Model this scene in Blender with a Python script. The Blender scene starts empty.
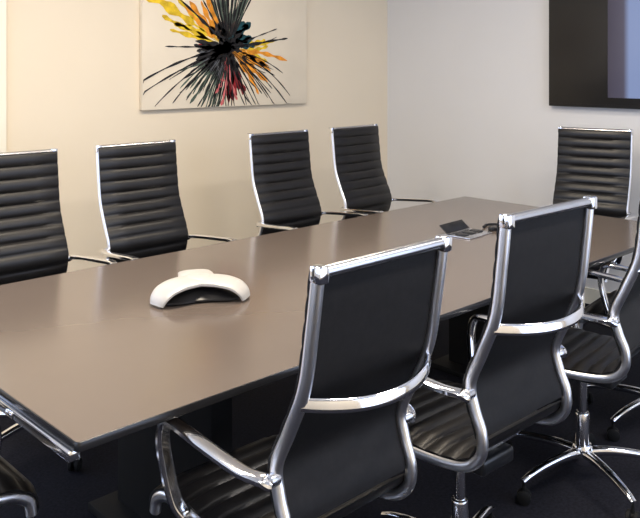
import bpy, bmesh, math, random
from mathutils import Vector, Matrix
PI = math.pi
random.seed(7)
sc = bpy.context.scene
COL = sc.collection

# ------------------------------------------------------------------ materials
def mat(name, color, rough=0.5, metal=0.0, spec=0.5, noise=None, bump=None, coat=0.0):
    m = bpy.data.materials.new(name); m.use_nodes = True
    nt = m.node_tree; b = nt.nodes['Principled BSDF']
    b.inputs['Base Color'].default_value = (*color, 1)
    b.inputs['Roughness'].default_value = rough
    b.inputs['Metallic'].default_value = metal
    b.inputs['Specular IOR Level'].default_value = spec
    b.inputs['Coat Weight'].default_value = coat
    tc = nt.nodes.new('ShaderNodeTexCoord')
    if noise:
        scale, amount = noise
        n = nt.nodes.new('ShaderNodeTexNoise'); n.inputs['Scale'].default_value = scale
        n.inputs['Detail'].default_value = 5
        nt.links.new(tc.outputs['Object'], n.inputs['Vector'])
        r = nt.nodes.new('ShaderNodeValToRGB')
        r.color_ramp.elements[0].position = 0.3; r.color_ramp.elements[1].position = 0.7
        r.color_ramp.elements[0].color = (*[c * (1 - amount) for c in color], 1)
        r.color_ramp.elements[1].color = (*[min(1, c * (1 + amount)) for c in color], 1)
        nt.links.new(n.outputs['Fac'], r.inputs['Fac'])
        nt.links.new(r.outputs['Color'], b.inputs['Base Color'])
    if bump:
        scale, strength = bump
        n = nt.nodes.new('ShaderNodeTexNoise'); n.inputs['Scale'].default_value = scale
        n.inputs['Detail'].default_value = 3
        nt.links.new(tc.outputs['Object'], n.inputs['Vector'])
        bp = nt.nodes.new('ShaderNodeBump'); bp.inputs['Strength'].default_value = strength
        bp.inputs['Distance'].default_value = 0.002
        nt.links.new(n.outputs['Fac'], bp.inputs['Height'])
        nt.links.new(bp.outputs['Normal'], b.inputs['Normal'])
    return m

M = {}
M['cream'] = mat('cream_wall_paint', (0.80, 0.71, 0.56), 0.85, noise=(1.5, 0.015), bump=(180, 0.06))
M['grey'] = mat('pale_grey_wall_paint', (0.71, 0.71, 0.71), 0.85, noise=(1.5, 0.015), bump=(180, 0.06))
M['ceiling'] = mat('ceiling_paint', (0.80, 0.78, 0.74), 0.9, noise=(2, 0.01))
M['carpet'] = mat('charcoal_blue_carpet', (0.010, 0.010, 0.015), 0.95, spec=0.2, noise=(90, 0.5), bump=(400, 0.5))
M['trim'] = mat('ivory_trim_paint', (0.86, 0.82, 0.68), 0.4, noise=(3, 0.01))
M['table'] = mat('taupe_laminate', (0.125, 0.099, 0.083), 0.18, spec=0.8, noise=(3, 0.03))
M['band'] = mat('dark_edge_band', (0.02, 0.02, 0.022), 0.22, noise=(9, 0.1))
M['steel'] = mat('brushed_steel', (0.62, 0.62, 0.64), 0.25, 1.0, noise=(30, 0.04))
M['chrome'] = mat('polished_chrome', (0.90, 0.90, 0.92), 0.10, 1.0, noise=(4, 0.01))
M['satin'] = mat('satin_aluminium', (0.88, 0.88, 0.90), 0.30, 1.0, noise=(4, 0.01))
M['leather'] = mat('black_leather', (0.009, 0.0085, 0.009), 0.36, spec=0.4, noise=(25, 0.15), bump=(240, 0.12))
M['black'] = mat('black_plastic', (0.012, 0.012, 0.013), 0.35, noise=(20, 0.1))
M['sling'] = mat('black_sling_cloth', (0.010, 0.0095, 0.010), 0.6, spec=0.2, noise=(60, 0.2), bump=(600, 0.2))
M['rubber'] = mat('black_rubber', (0.008, 0.008, 0.008), 0.7, spec=0.2, noise=(20, 0.1))
M['screen'] = mat('black_screen_glass', (0.006, 0.006, 0.007), 0.33, spec=0.6, noise=(2, 0.05))
M['shell'] = mat('silver_white_plastic', (0.46, 0.445, 0.42), 0.3, noise=(15, 0.02))
M['lcd'] = mat('grey_green_display', (0.20, 0.24, 0.20), 0.2, noise=(15, 0.05))
M['canvas'] = mat('cream_canvas', (0.79, 0.71, 0.57), 0.9, noise=(5, 0.03), bump=(500, 0.2))
def paint(n, c): return mat(n, c, 0.6, spec=0.2, noise=(22, 0.35))
M['p_black'] = paint('black_paint', (0.018, 0.017, 0.018))
M['p_green'] = paint('grey_green_paint', (0.085, 0.115, 0.09))
M['p_teal'] = paint('teal_paint', (0.012, 0.06, 0.075))
M['p_grey'] = paint('slate_paint', (0.10, 0.105, 0.115))
M['p_brown'] = paint('brown_paint', (0.07, 0.045, 0.035))
M['p_yellow'] = paint('yellow_paint', (0.80, 0.52, 0.03))
M['p_orange'] = paint('orange_paint', (0.80, 0.30, 0.03))
M['p_red'] = paint('dark_red_paint', (0.22, 0.015, 0.02))
M['p_pink'] = paint('rose_paint', (0.62, 0.16, 0.16))

# ------------------------------------------------------------------ mesh helpers
def obj(name, bm, m, parent=None, smooth=True, angle=40):
    me = bpy.data.meshes.new(name)
    bmesh.ops.recalc_face_normals(bm, faces=bm.faces[:])
    bm.to_mesh(me); bm.free()
    if smooth:
        for p in me.polygons: p.use_smooth = True
        me.set_sharp_from_angle(angle=math.radians(angle))
    me.materials.append(m)
    o = bpy.data.objects.new(name, me); COL.objects.link(o)
    if parent is not None: o.parent = parent
    return o
def tag(o, label, cat, group=None):
    o['label'] = label; o['category'] = cat
    if group: o['group'] = group
    return o
def thing(name, label, cat, loc=(0, 0, 0), rotz=0.0, group=None):
    o = bpy.data.objects.new(name, None); COL.objects.link(o)
    o.location = loc; o.rotation_euler = (0, 0, rotz); o.empty_display_size = 0.1
    return tag(o, label, cat, group)
def struct(name, bm, m, parent=None):
    o = obj(name, bm, m, parent, smooth=False)
    if parent is None: o['kind'] = 'structure'
    return o
def add_box(bm, x0, x1, y0, y1, z0, z1, bev=0.0, seg=2):
    t = bmesh.new()
    bmesh.ops.create_cube(t, size=1)
    bmesh.ops.scale(t, vec=(x1 - x0, y1 - y0, z1 - z0), verts=t.verts[:])
    bmesh.ops.translate(t, vec=((x0 + x1) / 2, (y0 + y1) / 2, (z0 + z1) / 2), verts=t.verts[:])
    if bev:
        bmesh.ops.bevel(t, geom=t.edges[:], offset=bev, segments=seg, profile=0.5, affect='EDGES')
    merge(bm, t)
def merge(bm, t, mtx=None):
    if mtx is not None: bmesh.ops.transform(t, matrix=mtx, verts=t.verts[:])
    me = bpy.data.meshes.new('tmp'); t.to_mesh(me); t.free()
    bm.from_mesh(me); bpy.data.meshes.remove(me)
def box(*a, **k):
    bm = bmesh.new(); add_box(bm, *a, **k); return bm
def add_lathe(bm, prof, n=24, mtx=None):
    """revolve (r, z) points about z"""
    t = bmesh.new(); rings = []
    for r, z in prof:
        if r < 1e-6: rings.append([t.verts.new((0, 0, z))])
        else: rings.append([t.verts.new((r * math.cos(2 * PI * k / n), r * math.sin(2 * PI * k / n), z)) for k in range(n)])
    for a, b in zip(rings, rings[1:]):
        for k in range(n):
            k2 = (k + 1) % n
            if len(a) == 1 and len(b) == 1: continue
            if len(a) == 1: t.faces.new((a[0], b[k], b[k2]))
            elif len(b) == 1: t.faces.new((a[k], b[0], a[k2]))
            else: t.faces.new((a[k], b[k], b[k2], a[k2]))
    merge(bm, t, mtx)
def spline(pts, per=8):
    P = [Vector(p) for p in pts]; out = []
    for i in range(len(P) - 1):
        p0 = P[i - 1] if i else 2 * P[0] - P[1]
        p1, p2 = P[i], P[i + 1]
        p3 = P[i + 2] if i + 2 < len(P) else 2 * P[-1] - P[-2]
        for k in range(per):
            t = k / per
            out.append(0.5 * (2 * p1 + (p2 - p0) * t + (2 * p0 - 5 * p1 + 4 * p2 - p3) * t * t + (3 * p1 - p0 - 3 * p2 + p3) * t ** 3))
    out.append(P[-1]); return out
def add_sweep(bm, path, wide, hw, ht, n=12, e=0.5, taper=None):
    """sweep a rounded-rectangle section: half width hw along 'wide', half thickness ht across it"""
    path = [Vector(p) for p in path]; rings = []; wide = Vector(wide)
    for i, p in enumerate(path):
        d = (path[min(i + 1, len(path) - 1)] - path[max(i - 1, 0)]).normalized()
        w = (wide - d * wide.dot(d)).normalized(); q = d.cross(w)
        s = taper(i / (len(path) - 1)) if taper else 1.0
        ring = []
        for k in range(n):
            a = 2 * PI * (k + 0.5) / n; c, s_ = math.cos(a), math.sin(a)
            ring.append(bm.verts.new(p + w * (hw * s * math.copysign(abs(c) ** e, c)) + q * (ht * s * math.copysign(abs(s_) ** e, s_))))
        rings.append(ring)
    for a, b in zip(rings, rings[1:]):
        for k in range(n): bm.faces.new((a[k], b[k], b[(k + 1) % n], a[(k + 1) % n]))
    bm.faces.new(rings[0][::-1]); bm.faces.new(rings[-1])

# ------------------------------------------------------------------ room (x along the table, y towards the cream wall)
XW, YW, XN, YN, ZC = 4.80, 4.20, -2.0, -1.3, 2.75
T = 0.12
struct('floor', box(XN - T, XW + T, YN - T, YW + T, -0.1, 0), M['carpet'])
struct('ceiling', box(XN - T, XW + T, YN - T, YW + T, ZC, ZC + 0.1), M['ceiling'])
struct('wall_back', box(XW, XW + T, YN - T, YW + T, 0, ZC), M['grey'])
WX0, WX1, WZ0, WZ1 = -1.5, 0.95, 0.65, 2.55
b = bmesh.new()
add_box(b, XN - T, WX0, YW, YW + T, 0, ZC); add_box(b, WX1, XW, YW, YW + T, 0, ZC)
add_box(b, WX0, WX1, YW, YW + T, 0, WZ0); add_box(b, WX0, WX1, YW, YW + T, WZ1, ZC)
struct('wall_left', b, M['cream'])
SX0, SX1 = 1.5, 4.4
b = bmesh.new()
add_box(b, XN - T, SX0, YN - T, YN, 0, ZC); add_box(b, SX1, XW, YN - T, YN, 0, ZC)
add_box(b, SX0, SX1, YN - T, YN, 0, 0.12); add_box(b, SX0, SX1, YN - T, YN, WZ1, ZC)
struct('wall_right', b, M['cream'])
RY0, RY1 = 0.2, 3.6
b = bmesh.new()
add_box(b, XN - T, XN, YN - T, RY0, 0, ZC); add_box(b, XN - T, XN, RY1, YW + T, 0, ZC)
add_box(b, XN - T, XN, RY0, RY1, 0, WZ0); add_box(b, XN - T, XN, RY0, RY1, WZ1, ZC)
struct('wall_near', b, M['grey'])
def window_frame(axis, a0, a1, c0, c1, n, WZ0=WZ0):
    b = bmesh.new(); f = 0.05
    def bar(u0, u1, z0, z1):
        if axis == 'x': add_box(b, u0, u1, c0, c1, z0, z1)
        else: add_box(b, c0, c1, u0, u1, z0, z1)
    bar(a0, a1, WZ0, WZ0 + f); bar(a0, a1, WZ1 - f, WZ1)
    for k in range(n + 1):
        u = a0 + (a1 - a0 - f) * k / n; bar(u, u + f, WZ0 + f, WZ1 - f)
    return b
struct('window_1', window_frame('x', WX0, WX1, YW + 0.03, YW + 0.08, 2), M['trim'])
struct('window_3', window_frame('x', SX0, SX1, YN - 0.08, YN - 0.03, 3, 0.12), M['trim'])
struct('window_2', window_frame('y', RY0, RY1, XN - 0.08, XN - 0.03, 3), M['trim'])
# pale upright casing at the left picture edge, skirting boards
struct('trim_1', box(1.60, 1.735, YW - 0.03, YW, 0, ZC), M['trim'])
struct('baseboard_left', box(1.735, XW - 0.015, YW - 0.015, YW, 0, 0.10), M['trim'])
struct('baseboard_back', box(XW - 0.015, XW, YN, YW, 0, 0.10), M['trim'])

# ------------------------------------------------------------------ table
TX0, TX1, TY0, TY1, TZ = 0.785, 3.95, 1.536, 2.842, 0.74
tb = thing('conference_table', 'long taupe conference table with thin dark edge filling the middle of the room', 'table',
           ((TX0 + TX1) / 2, (TY0 + TY1) / 2, 0))
hx, hy = (TX1 - TX0) / 2, (TY1 - TY0) / 2
def rrect(bm, hx, hy, z0, z1, r=0.012, inner=None, n=5):
    def loop(hx, hy, r, z):
        return [bm.verts.new((sx * (hx - r) + r * math.cos(a0 + PI / 2 * k / n), sy * (hy - r) + r * math.sin(a0 + PI / 2 * k / n), z))
                for sx, sy, a0 in ((1, 1, 0), (-1, 1, PI / 2), (-1, -1, PI), (1, -1, 1.5 * PI)) for k in range(n + 1)]
    def bridge(a, b):
        for k in range(len(a)): bm.faces.new((a[k], a[(k + 1) % len(a)], b[(k + 1) % len(a)], b[k]))
    return loop, bridge
b = bmesh.new(); loop, bridge = rrect(b, hx, hy, 0, 0)
l1 = loop(hx - 0.004, hy - 0.004, 0.01, TZ); l0 = loop(hx - 0.004, hy - 0.004, 0.01, TZ - 0.020)
bridge(l0, l1); b.faces.new(l1); b.faces.new(l0[::-1])
obj('tabletop', b, M['table'], tb)
b = bmesh.new(); loop, bridge = rrect(b, hx, hy, 0, 0)
ls = [loop(hx - 0.0035, hy - 0.0035, 0.010, TZ - 0.0205), loop(hx - 0.001, hy - 0.001, 0.012, TZ - 0.020), loop(hx, hy, 0.012, TZ - 0.017),
      loop(hx, hy, 0.012, TZ - 0.003), loop(hx - 0.001, hy - 0.001, 0.012, TZ - 0.0005), loop(hx - 0.0035, hy - 0.0035, 0.01, TZ + 0.0002)]
for a, c in zip(ls, ls[1:]): bridge(a, c)
bridge(ls[-1], ls[0])
obj('edge_band', b, M['band'], tb)
for x in (-0.92, 0.95):
    b = bmesh.new(); add_box(b, x - 0.04, x + 0.04, -0.27, 0.27, 0.03, TZ - 0.0198, 0.006)
    add_box(b, x - 0.12, x + 0.12, -0.33, 0.33, 0.0, 0.03, 0.006)
    obj('pedestal', b, M['rubber'], tb)
for sx in (-1, 1):
    e = sorted((sx * (hx - 0.02), sx * (hx + 0.008)))
    obj('end_rail', box(e[0], e[1], -hy + 0.018, hy - 0.018, TZ - 0.044, TZ - 0.021, 0.004), M['chrome'], tb)
b = box(-0.88, 0.91, -0.02, 0.02, 0.42, 0.54, 0.004); obj('stretcher', b, M['band'], tb)

# ------------------------------------------------------------------ chairs
Y0 = -0.24                                   # back plane, forward is +y
RAIL = spline([(0, 0.000 + Y0, 1.140), (0, 0.012 + Y0, 1.02), (0, 0.030 + Y0, 0.89), (0, 0.072 + Y0, 0.785), (0, 0.108 + Y0, 0.70),
               (0, 0.095 + Y0, 0.635), (0, 0.073 + Y0, 0.58), (0, 0.075 + Y0, 0.525), (0, 0.115 + Y0, 0.483), (0, 0.19 + Y0, 0.465),
               (0, 0.31 + Y0, 0.458), (0, 0.43 + Y0, 0.464), (0, 0.51 + Y0, 0.458), (0, 0.555 + Y0, 0.432), (0, 0.565 + Y0, 0.395)], 8)
RX = 0.203
def rail_y(z):
    best = min((p for p in RAIL if p.z > 0.6), key=lambda p: abs(p.z - z)); return best.y
def cushion(path, half, pitch, t0, puff, nx=9):
    """upholstered strip: smooth back, horizontal padded ribs on the sitter's side"""
    # resample by arc length
    s = [0.0]
    for a, c in zip(path, path[1:]): s.append(s[-1] + (c - a).length)
    L = s[-1]; ribs = max(1, round(L / pitch)); n = ribs * 8; pts = []
    j = 0
    for i in range(n + 1):
        t = L * i / n
        while j < len(s) - 2 and s[j + 1] < t: j += 1
        f = (t - s[j]) / max(1e-9, s[j + 1] - s[j]); pts.append(path[j].lerp(path[j + 1], min(1, f)))
    bm = bmesh.new(); rows = []
    for i, p in enumerate(pts):
        d = (pts[min(i + 1, n)] - pts[max(i - 1, 0)]).normalized()
        nrm = Vector((0, -d.z, d.y))
        ph = abs(math.sin(PI * ribs * i / n)) ** 0.55
        row = []
        for side in (0, 1):
            r2 = []
            for k in range(nx):
                u = -1 + 2 * k / (nx - 1); edge = max(0.0, 1 - abs(u) ** 10) ** 0.5
                off = t0[0] + (t0[1] + puff * ph) * (0.3 + 0.7 * edge) if side else t0[0]
                r2.append(bm.verts.new((u * half, p.y + nrm.y * off, p.z + nrm.z * off)))
            row.append(r2)
        rows.append(row)
    for a, c in zip(rows, rows[1:]):
        for side in (0, 1):
            for k in range(nx - 1): bm.faces.new((a[side][k], a[side][k + 1], c[side][k + 1], c[side][k]))
        for k in (0, nx - 1): bm.faces.new((a[0][k], a[1][k], c[1][k], c[0][k]))
    for r in (rows[0], rows[-1]):
        for k in range(nx - 1): bm.faces.new((r[0][k], r[0][k + 1], r[1][k + 1], r[1][k]))
    return bm
def make_chair():
    t = thing('office_chair', '', 'chair')
    lo = min(range(len(RAIL)), key=lambda i: abs(RAIL[i].z - 0.56) + (0 if RAIL[i].y < 0 else 9))
    # closed leather sling between the rails, seen from behind
    b = bmesh.new(); add_sweep(b, [p + Vector((0, 0.0085, 0)) for p in RAIL[1:lo]], (1, 0, 0), 0.191, 0.005, 12, 0.25)
    bp = obj('back_panel', b, M['sling'], t)
    obj('backrest', cushion(RAIL[:lo], 0.211, 0.056, (0.0145, 0.007), 0.010), M['leather'], t, angle=75)
    obj('seat', cushion(RAIL[lo + 2:-2], 0.211, 0.056, (0.0145, 0.009), 0.011), M['leather'], t, angle=75)
    for s in (-1, 1):
        b = bmesh.new(); add_sweep(b, [p + Vector((s * RX, 0, 0)) for p in RAIL], (1, 0, 0), 0.0135, 0.015, 16, 0.95)
        obj('side_rail', b, M['satin'], t)
        arm = spline([(s * 0.222, 0.100 + Y0, 0.672), (s * 0.240, 0.118 + Y0, 0.680), (s * 0.256, 0.17 + Y0, 0.684), (s * 0.262, 0.30 + Y0, 0.694), (s * 0.262, 0.40 + Y0, 0.701),
                      (s * 0.262, 0.440 + Y0, 0.690), (s * 0.260, 0.452 + Y0, 0.64), (s * 0.252, 0.442 + Y0, 0.57), (s * 0.240, 0.425 + Y0, 0.50), (s * 0.222, 0.41 + Y0, 0.463)], 7)
        b = bmesh.new(); add_sweep(b, arm, (1, 0, 0.001), 0.018, 0.0095, 12, 0.6)
        a = obj('armrest', b, M['chrome'], t)
        for (y, z) in ((0.104 + Y0, 0.676), (0.41 + Y0, 0.463)):
            b = bmesh.new()
            add_lathe(b, [(0, 0), (0.013, 0), (0.015, 0.004), (0.015, 0.024), (0.012, 0.027), (0, 0.027)], 16,
                      Matrix.Translation((s * RX, y, z)) @ Matrix.Rotation(s * PI / 2, 4, 'Y'))
            obj('bracket', b, M['steel'], a)
    # top bar with chrome end caps
    b = bmesh.new(); add_lathe(b, [(0, -RX), (0.013, -RX), (0.013, RX), (0, RX)], 20, Matrix.Translation((0, Y0 - 0.002, 1.137)) @ Matrix.Rotation(PI / 2, 4, 'Y'))
    tbar = obj('top_bar', b, M['steel'], t)
    for s in (-1, 1):
        b = bmesh.new(); add_box(b, s * RX - 0.014, s * RX + 0.014, Y0 - 0.019, Y0 + 0.013, 1.116, 1.152, 0.005)
        obj('end_cap', b, M['chrome'], tbar)
    # bowed brace behind the back
    zb = 0.858; yb = rail_y(zb); path = []
    for k in range(25):
        u = -1 + 2 * k / 24; path.append((u * (RX + 0.004), yb - 0.004 - 0.080 * (1 - abs(u) ** 2.2), zb - 0.010 * (1 - u * u)))
    b = bmesh.new(); add_sweep(b, path, (0, 0.25, 1), 0.0145, 0.0065, 12, 0.6)
    obj('back_brace', b, M['chrome'], t)
    # under the seat
    for y in (0.20 + Y0, 0.36 + Y0):
        b = bmesh.new()
        add_sweep(b, [(x, y, 0.438 + 0.02 * abs(x / RX) ** 3) for x in [RX * k / 8 for k in range(-8, 9)]], (0, 1, 0), 0.014, 0.008, 10, 0.6)
        obj('seat_support', b, M['chrome'], t)
    b = bmesh.new(); add_box(b, -0.075, 0.075, 0.16 + Y0, 0.44 + Y0, 0.385, 0.432, 0.012, 3)
    me = obj('tilt_mechanism', b, M['black'], t)
    b = bmesh.new(); add_sweep(b, [(0.07, 0.27 + Y0, 0.41), (0.15, 0.27 + Y0, 0.405), (0.20, 0.275 + Y0, 0.40)], (0, 1, 0), 0.008, 0.005, 10, 0.8)
    obj('lever', b, M['black'], me)
    yc = 0.30 + Y0
    b = bmesh.new(); add_lathe(b, [(0, 0.10), (0.026, 0.10), (0.026, 0.245), (0.024, 0.25), (0.017, 0.252), (0.017, 0.388), (0, 0.388)], 20, Matrix.Translation((0, yc, 0)))
    obj('column', b, M['chrome'], t)
    b = bmesh.new(); add_lathe(b, [(0, 0.062), (0.030, 0.062), (0.036, 0.07), (0.036, 0.128), (0.032, 0.135), (0.0262, 0.137), (0.0262, 0.10)], 24, Matrix.Translation((0, yc, 0)))
    obj('hub', b, M['chrome'], t)
    for k in range(5):
        a = 2 * PI * k / 5 + PI / 2; c, s = math.cos(a), math.sin(a)
        pr = spline([(0.022, 0.108), (0.10, 0.112), (0.20, 0.103), (0.27, 0.088), (0.305, 0.076)] and [(0.022 * c, yc + 0.022 * s, 0.106), (0.10 * c, yc + 0.10 * s, 0.110), (0.20 * c, yc + 0.20 * s, 0.102), (0.27 * c, yc + 0.27 * s, 0.088), (0.305 * c, yc + 0.305 * s, 0.076)], 5)
        b = bmesh.new(); add_sweep(b, pr, (-s, c, 0), 0.017, 0.015, 12, 0.75, taper=lambda f: 1.1 - 0.45 * f)
        lg = obj('base_leg', b, M['chrome'], t)
        b = bmesh.new(); px, py = 0.300 * c, yc + 0.300 * s
        add_lathe(b, [(0, 0.04), (0.006, 0.04), (0.006, 0.078), (0, 0.078)], 12, Matrix.Translation((px, py, 0)))
        R = Matrix.Rotation(a + 0.7, 4, 'Z') @ Matrix.Rotation(PI / 2, 4, 'Y')
        for q in (-0.021, 0.005):
            add_lathe(b, [(0, q), (0.019, q), (0.0245, q + 0.003), (0.0245, q + 0.013), (0.019, q + 0.016), (0, q + 0.016)], 20, Matrix.Translation((px, py, 0.0245)) @ R)
        add_lathe(b, [(0, -0.006), (0.012, -0.006), (0.012, 0.006), (0, 0.006)], 12, Matrix.Translation((px, py, 0.030)) @ R)
        obj('caster', b, M['rubber'], lg)
    return t
def copy_tree(o, parent=None):
    c = o.copy(); COL.objects.link(c)
    if parent is not None: c.parent = parent
    for ch in list(o.children):
        if ch.name in KEEP: copy_tree(ch, c)
    return c
chair0 = make_chair()
KEEP = {o.name for o in bpy.data.objects}
NEAR, FAR = 'black leather chairs along the near side of the table', 'black ribbed chairs along the cream wall side of the table'
R = math.radians
SPOTS = [
    (1.312, 1.395, R(0), NEAR, 'biggest black chair in the foreground, seen from behind, chrome brace across its back'),
    (1.925, 1.345, R(-1.5), NEAR, 'black chair seen from behind, directly below the far chair under the wall screen'),
    (2.740, 1.385, R(6), NEAR, 'black chair seen from behind, cut by right picture edge, chrome star base showing'),
    (3.420, 1.400, R(8), NEAR, 'farthest chair of the near table side, only a chrome base leg at the right edge'),
    (1.425, 3.160, R(180), FAR, 'leftmost ribbed black chair beyond the table, cut by the left picture edge'),
    (2.050, 3.160, R(180), FAR, 'ribbed black chair beyond the table, left below the painting, behind the conference phone'),
    (2.960, 3.160, R(180), FAR, 'ribbed black chair right below the colourful painting, both chrome armrests over the table edge'),
    (3.600, 3.170, R(183), FAR, 'ribbed black chair beyond the table, closest to the room corner'),
    (4.240, 2.235, R(102), None, 'ribbed black chair at the far table end, facing us under the wall screen'),
    (0.550, 2.150, R(-90), None, 'chair at the near table end, only its chrome arm seen at the lower left'),
]
for i, (x, y, a, g, lab) in enumerate(SPOTS):
    o = chair0 if i == 0 else copy_tree(chair0)
    o.location = (x, y, 0); o.rotation_euler = (0, 0, a); o['label'] = lab; o['category'] = 'chair'
    if 'group' in o: del o['group']
    if g: o['group'] = g
# the nearest chair leans back a little on a lower gas lift: everything above its column
BASE = ('column', 'hub', 'base_leg')
piv = Matrix.Translation((0, 0.06, 0.42))
lean = Matrix.Translation((0, 0.03, -0.016)) @ piv @ Matrix.Rotation(R(2.6), 4, 'X') @ piv.inverted()
for ch in chair0.children:
    if not ch.name.startswith(BASE): ch.matrix_local = lean @ ch.matrix_local

# ------------------------------------------------------------------ wall screen
ty1, tz0, tw, th = 2.745, 1.258, 1.90, 1.08
tv = thing('wall_screen', 'large black flat wall screen mounted on the pale grey back wall', 'television', (XW, ty1 - tw / 2, tz0))
b = bmesh.new(); add_box(b, -0.055, -0.012, -tw / 2, tw / 2, 0, th, 0.004); obj('casing', b, M['black'], tv)
b = bmesh.new(); add_box(b, -0.0575, -0.0545, -tw / 2 + 0.014, tw / 2 - 0.014, 0.020, th - 0.014, 0.001); obj('screen', b, M['screen'], tv)
# glowing area added on the screen: slate violet border melting into pale blue
m = bpy.data.materials.new('screen_glow'); m.use_nodes = True; nt = m.node_tree
bs = nt.nodes['Principled BSDF']; bs.inputs['Base Color'].default_value = (0.01, 0.01, 0.012, 1); bs.inputs['Roughness'].default_value = 0.3
tc = nt.nodes.new('ShaderNodeTexCoord'); sp = nt.nodes.new('ShaderNodeSeparateXYZ'); rm = nt.nodes.new('ShaderNodeValToRGB')
nt.links.new(tc.outputs['Generated'], sp.inputs[0]); nt.links.new(sp.outputs['Y'], rm.inputs['Fac'])
els = rm.color_ramp.elements
els[0].position = 0.0; els[0].color = (0.20, 0.26, 0.45, 1); els[1].position = 1.0; els[1].color = (0.045, 0.040, 0.065, 1)
e = els.new(0.845); e.color = (0.20, 0.26, 0.45, 1); e = els.new(0.885); e.color = (0.07, 0.065, 0.10, 1)
nt.links.new(rm.outputs['Color'], bs.inputs['Emission Color']); bs.inputs['Emission Strength'].default_value = 1.0
b = bmesh.new(); add_box(b, -0.0585, -0.0570, 1.45 - (ty1 - tw / 2), 2.335 - (ty1 - tw / 2), 0.065, th - 0.08, 0.0004); glow = obj('picture', b, m, tv); glow['label'] = 'glowing pale blue area'
b = bmesh.new(); add_box(b, -0.013, 0.0, -0.2, 0.2, 0.3, 0.7, 0.002); obj('wall_bracket', b, M['steel'], tv)

# ------------------------------------------------------------------ painting
px0, px1, pz0, pz1 = 2.55, 3.89, 1.255, 2.09
pa = thing('splatter_painting', 'large unframed canvas with burst of black, yellow, orange and red paint on cream wall', 'painting', ((px0 + px1) / 2, YW, pz0))
W, Hh = px1 - px0, pz1 - pz0
b = bmesh.new(); add_box(b, -W / 2, W / 2, -0.035, 0.0, 0, Hh, 0.003); obj('canvas', b, M['canvas'], pa)
CX, CZ = -0.03, 0.385            # heart of the burst on the canvas
def strokes(name, m, items, depth, label=None):
    """items: (angle deg, r0, r1, w0, w1, bend) tapering ragged strokes lying on the canvas"""
    bm = bmesh.new(); y = -0.035 - depth; heart = bm.verts.new((CX, y, CZ))
    for ang, r0, r1, w0, w1, bend in items:
        n = 14; L, Rr = [], []; a = R(ang); d = Vector((math.cos(a), math.sin(a))); q = Vector((-d.y, d.x))
        ph = random.random() * 6
        for k in range(n + 1):
            f = k / n; c = Vector((CX, CZ)) + d * (r0 + (r1 - r0) * f) + q * (bend * f * f)
            w = (w0 + (w1 - w0) * f) * (0.75 + 0.35 * math.sin(f * 17 + ph)) * (1.0 if 0 < k < n else 0.3)
            for sgn, lst in ((1, L), (-1, Rr)):
                p = c + q * (sgn * w / 2)
                p.x = max(-W / 2 + 0.004, min(W / 2 - 0.004, p.x)); p.y = max(0.004, min(Hh - 0.004, p.y))
                lst.append(bm.verts.new((p.x, y, p.y)))
        for k in range(n): bm.faces.new((L[k], L[k + 1], Rr[k + 1], Rr[k]))
        bm.faces.new((heart, L[0], Rr[0]))
    r = bmesh.ops.extrude_face_region(bm, geom=bm.faces[:])
    bmesh.ops.translate(bm, vec=(0, depth, 0), verts=[v for v in r['geom'] if isinstance(v, bmesh.types.BMVert)])
    o = obj(name, bm, m, pa, smooth=False)
    if label: o['label'] = label
U = random.uniform
def fan(n, a0, a1, r0, r1, w0, w1, jit=0.12, bend=0.05):
    return [(a0 + (a1 - a0) * (k + U(0.2, 0.8)) / n, r0 * U(0.7, 1.2), r1 * (1 + U(-jit, jit)), w0 * U(0.7, 1.2), w1 * U(0.6, 1.3), U(-bend, bend)) for k in range(n)]
strokes('yellow_paint', M['p_yellow'], fan(5, 142, 170, 0.16, 0.48, 0.05, 0.03) + fan(5, -24, 14, 0.16, 0.36, 0.045, 0.02) + [(152, 0.3, 0.74, 0.05, 0.10, 0.0)], 0.0012, 'yellow paint strokes')
strokes('orange_paint', M['p_orange'], fan(5, 112, 152, 0.14, 0.38, 0.045, 0.03) + fan(5, -46, -6, 0.14, 0.40, 0.06, 0.025) + [(-6, 0.2, 0.52, 0.035, 0.025, -0.03)], 0.0016, 'orange paint strokes')
strokes('green_paint', M['p_green'], fan(17, 204, 264, 0.10, 0.42, 0.026, 0.014) + fan(10, 60, 116, 0.08, 0.52, 0.022, 0.020, 0.05, 0.02), 0.0020, 'grey green paint strokes')
strokes('slate_paint', M['p_grey'], fan(9, 188, 244, 0.03, 0.22, 0.07, 0.03), 0.0024, 'slate grey paint')
strokes('brown_paint', M['p_brown'], fan(6, 75, 140, 0.02, 0.19, 0.07, 0.05), 0.0026, 'brown paint')
strokes('red_paint', M['p_red'], fan(8, 262, 298, 0.03, 0.32, 0.05, 0.030) + fan(3, 168, 180, 0.05, 0.24, 0.02, 0.02), 0.0028, 'dark red paint drips')
strokes('rose_paint', M['p_pink'], fan(3, 256, 276, 0.18, 0.34, 0.028, 0.026), 0.0032, 'rose paint drips')
strokes('teal_paint', M['p_teal'], fan(6, 10, 66, 0.0, 0.23, 0.08, 0.05), 0.0034, 'teal paint')
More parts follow.
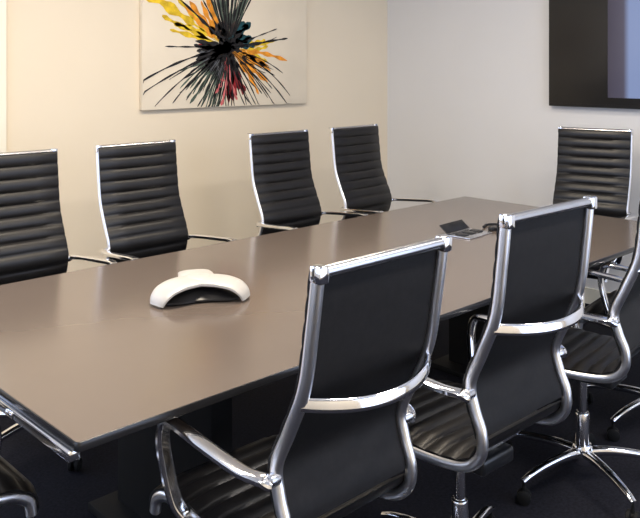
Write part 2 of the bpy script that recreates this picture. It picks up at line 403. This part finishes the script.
strokes('black_paint', M['p_black'],
        fan(10, 0, 360, 0.0, 0.13, 0.06, 0.03, 0.25) + fan(6, 160, 215, 0.0, 0.24, 0.06, 0.04)
        + fan(17, 60, 116, 0.10, 0.54, 0.012, 0.010, 0.05, 0.03)
        + fan(34, 200, 340, 0.12, 0.42, 0.010, 0.006, 0.20, 0.05)
        + [(192, 0.15, 0.70, 0.018, 0.010, 0.08), (200, 0.15, 0.72, 0.014, 0.008, 0.05), (208, 0.2, 0.66, 0.012, 0.006, 0.06), (215, 0.2, 0.55, 0.012, 0.006, 0.04), (140, 0.12, 0.50, 0.028, 0.010, 0.02),
           (124, 0.15, 0.36, 0.016, 0.008, 0), (8, 0.12, 0.52, 0.018, 0.016, 0.0), (4, 0.15, 0.42, 0.012, 0.006, 0.05), (18, 0.15, 0.44, 0.010, 0.006, 0.0),
           (-30, 0.2, 0.70, 0.012, 0.006, -0.10), (-22, 0.2, 0.62, 0.010, 0.006, -0.10), (-40, 0.2, 0.58, 0.012, 0.006, -0.05), (-14, 0.2, 0.50, 0.008, 0.006, -0.05),
           (180, 0.15, 0.48, 0.014, 0.008, 0.0)], 0.0038, 'black paint strokes')

# ------------------------------------------------------------------ conference phone
ph = thing('conference_phone', 'silver and white three-armed conference phone on the table, dark keypad side', 'phone', (1.584, 2.233, TZ), math.atan2(-0.146, 0.095))
def star(bm, rin, rout, p, zfun, n=72, rings=8, z0=0.0):
    rows = []
    for j in range(rings + 1):
        f = j / rings; row = []
        for k in range(n):
            a = 2 * PI * k / n; r = (rin + (rout - rin) * (0.5 + 0.5 * math.cos(3 * a)) ** p) * f
            if j == 0:
                row = [bm.verts.new((0, 0, zfun(0, 0)))]; break
            row.append(bm.verts.new((r * math.cos(a), r * math.sin(a), zfun(f, r))))
        rows.append(row)
    rows.append([bm.verts.new((v.co.x, v.co.y, z0)) for v in rows[-1]])
    for a, c in zip(rows, rows[1:]):
        for k in range(n):
            k2 = (k + 1) % n
            if len(a) == 1: bm.faces.new((a[0], c[k], c[k2]))
            else: bm.faces.new((a[k], c[k], c[k2], a[k2]))
    bm.faces.new(rows[-1][::-1])
b = bmesh.new(); star(b, 0.085, 0.150, 1.6, lambda f, r: 0.012 + 0.030 * (1 - f ** 2), z0=0.006)
obj('base', b, M['black'], ph)
for k in range(3):
    a = 2 * PI * k / 3; c, s = math.cos(a), math.sin(a)
    pts = spline([(0.006 * c, 0.006 * s, 0.056), (0.05 * c, 0.05 * s, 0.058), (0.095 * c, 0.095 * s, 0.056), (0.135 * c, 0.135 * s, 0.046), (0.160 * c, 0.160 * s, 0.027), (0.170 * c, 0.170 * s, 0.006)], 5)
    b = bmesh.new(); add_sweep(b, pts, (-s, c, 0), 0.062, 0.013, 16, 0.75, taper=lambda f: 1.0 - 0.45 * f * f)
    ar = obj('arm', b, M['shell'], ph); ar['label'] = 'silver white arm'
b = bmesh.new(); add_lathe(b, [(0, 0.0735), (0.030, 0.0725), (0.044, 0.069), (0.050, 0.062), (0.050, 0.045), (0, 0.045)], 32)
obj('speaker_dome', b, M['shell'], ph)
b = bmesh.new(); t = bmesh.new(); add_box(t, 0.055, 0.082, -0.022, 0.022, 0, 0.006, 0.001)
merge(b, t, Matrix.Rotation(PI, 4, 'Z') @ Matrix.Translation((0, 0, 0.032)) @ Matrix.Rotation(R(12), 4, 'Y'))
obj('display', b, M['lcd'], ph)
b = bmesh.new(); t = bmesh.new(); add_box(t, 0.055, 0.0835, -0.018, 0.018, -0.003, 0.0035, 0.001)
merge(b, t, Matrix.Rotation(PI / 3, 4, 'Z') @ Matrix.Translation((0, 0, 0.032)) @ Matrix.Rotation(R(12), 4, 'Y'))
for ix in range(3):
    for iy in range(4):
        t = bmesh.new(); add_box(t, 0.056 + ix * 0.009, 0.063 + ix * 0.009, -0.017 + iy * 0.009, -0.010 + iy * 0.009, 0, 0.006, 0.001)
        merge(b, t, Matrix.Rotation(PI / 3, 4, 'Z') @ Matrix.Translation((0, 0, 0.032)) @ Matrix.Rotation(R(12), 4, 'Y'))
obj('keypad', b, M['shell'], ph)

# ------------------------------------------------------------------ cable box at the far end of the table
cb = thing('cable_box', 'small open cable box with silver plate and black lid toward the far table end', 'cable box', (3.07, 2.19, TZ), R(4))
b = bmesh.new(); add_box(b, -0.10, 0.10, -0.07, 0.07, 0, 0.006, 0.002); obj('plate', b, M['steel'], cb)
for x in (-0.06, 0.0, 0.06): obj('socket', box(x - 0.020, x + 0.020, -0.03, 0.02, 0.006, 0.012, 0.001), M['black'], cb)
b = bmesh.new(); t = bmesh.new(); add_box(t, -0.095, 0.095, 0, 0.055, 0, 0.006, 0.002)
merge(b, t, Matrix.Translation((0, 0.055, 0.006)) @ Matrix.Rotation(R(38), 4, 'X')); obj('lid', b, M['black'], cb)
b = bmesh.new()
add_sweep(b, spline([(3.34, 2.13, TZ + 0.007), (3.36, 2.10, TZ + 0.02), (3.40, 2.09, TZ + 0.03), (3.44, 2.12, TZ + 0.012), (3.47, 2.17, TZ + 0.007), (3.42, 2.21, TZ + 0.007), (3.36, 2.19, TZ + 0.007)], 8), (0, 0, 1), 0.006, 0.006, 8, 1.0)
cab = obj('cable', b, M['black']); cab.location = (-0.125, 0.03, 0); obj('plug', box(3.325, 3.37, 2.115, 2.14, TZ, TZ + 0.018, 0.003), M['black'], cab)
tag(cab, 'short black cable coiled on the table just beyond the open cable box', 'cable')

# ------------------------------------------------------------------ light
w = bpy.data.worlds.new('daylight'); sc.world = w; w.use_nodes = True
bg = w.node_tree.nodes['Background']; bg.inputs['Color'].default_value = (0.60, 0.72, 1.0, 1); bg.inputs['Strength'].default_value = 3.0
def area(name, loc, size, power, color, rot=(0, 0, 0), portal=False):
    l = bpy.data.lights.new(name, 'AREA'); l.shape = 'RECTANGLE'; l.size, l.size_y = size; l.energy = power; l.color = color
    if portal: l.cycles.is_portal = True
    o = bpy.data.objects.new(name, l); COL.objects.link(o); o.location = loc; o.rotation_euler = rot; return o
area('window_daylight', ((WX0 + WX1) / 2, YW + 0.1, (WZ0 + WZ1) / 2), (WX1 - WX0, WZ1 - WZ0), 1, (1, 1, 1), (-PI / 2, 0, 0), True)
area('window_daylight', (XN - 0.1, (RY0 + RY1) / 2, (WZ0 + WZ1) / 2), (RY1 - RY0, WZ1 - WZ0), 1, (1, 1, 1), (PI / 2, 0, -PI / 2), True)
area('window_daylight', ((SX0 + SX1) / 2, YN - 0.1, (0.12 + WZ1) / 2), (SX1 - SX0, WZ1 - 0.12), 1, (1, 1, 1), (PI / 2, 0, 0), True)
WARM = (1.0, 0.86, 0.68)
for x in (0.5, 1.7, 3.0):
    area('ceiling_lamp', (x, 2.35, ZC - 0.01), (0.5, 0.3), 38 if x < 3 else 16, WARM)
    area('ceiling_lamp', (x, 0.2, ZC - 0.01), (0.5, 0.3), 26, (1.0, 0.93, 0.85))

# ------------------------------------------------------------------ camera
cam = bpy.data.cameras.new('camera'); co = bpy.data.objects.new('camera', cam); COL.objects.link(co)
co.location = (0, 0, 1.52); co.rotation_euler = (PI / 2, 0, R(-44))
cam.sensor_width = 36; cam.lens = 45.0; cam.shift_y = -193 / 640; cam.clip_start = 0.05
sc.camera = co
sc.view_settings.view_transform = 'Standard'; sc.view_settings.look = 'None'; sc.view_settings.gamma = 1
sc.view_settings.exposure = 0.12
sc.cycles.use_denoising = True
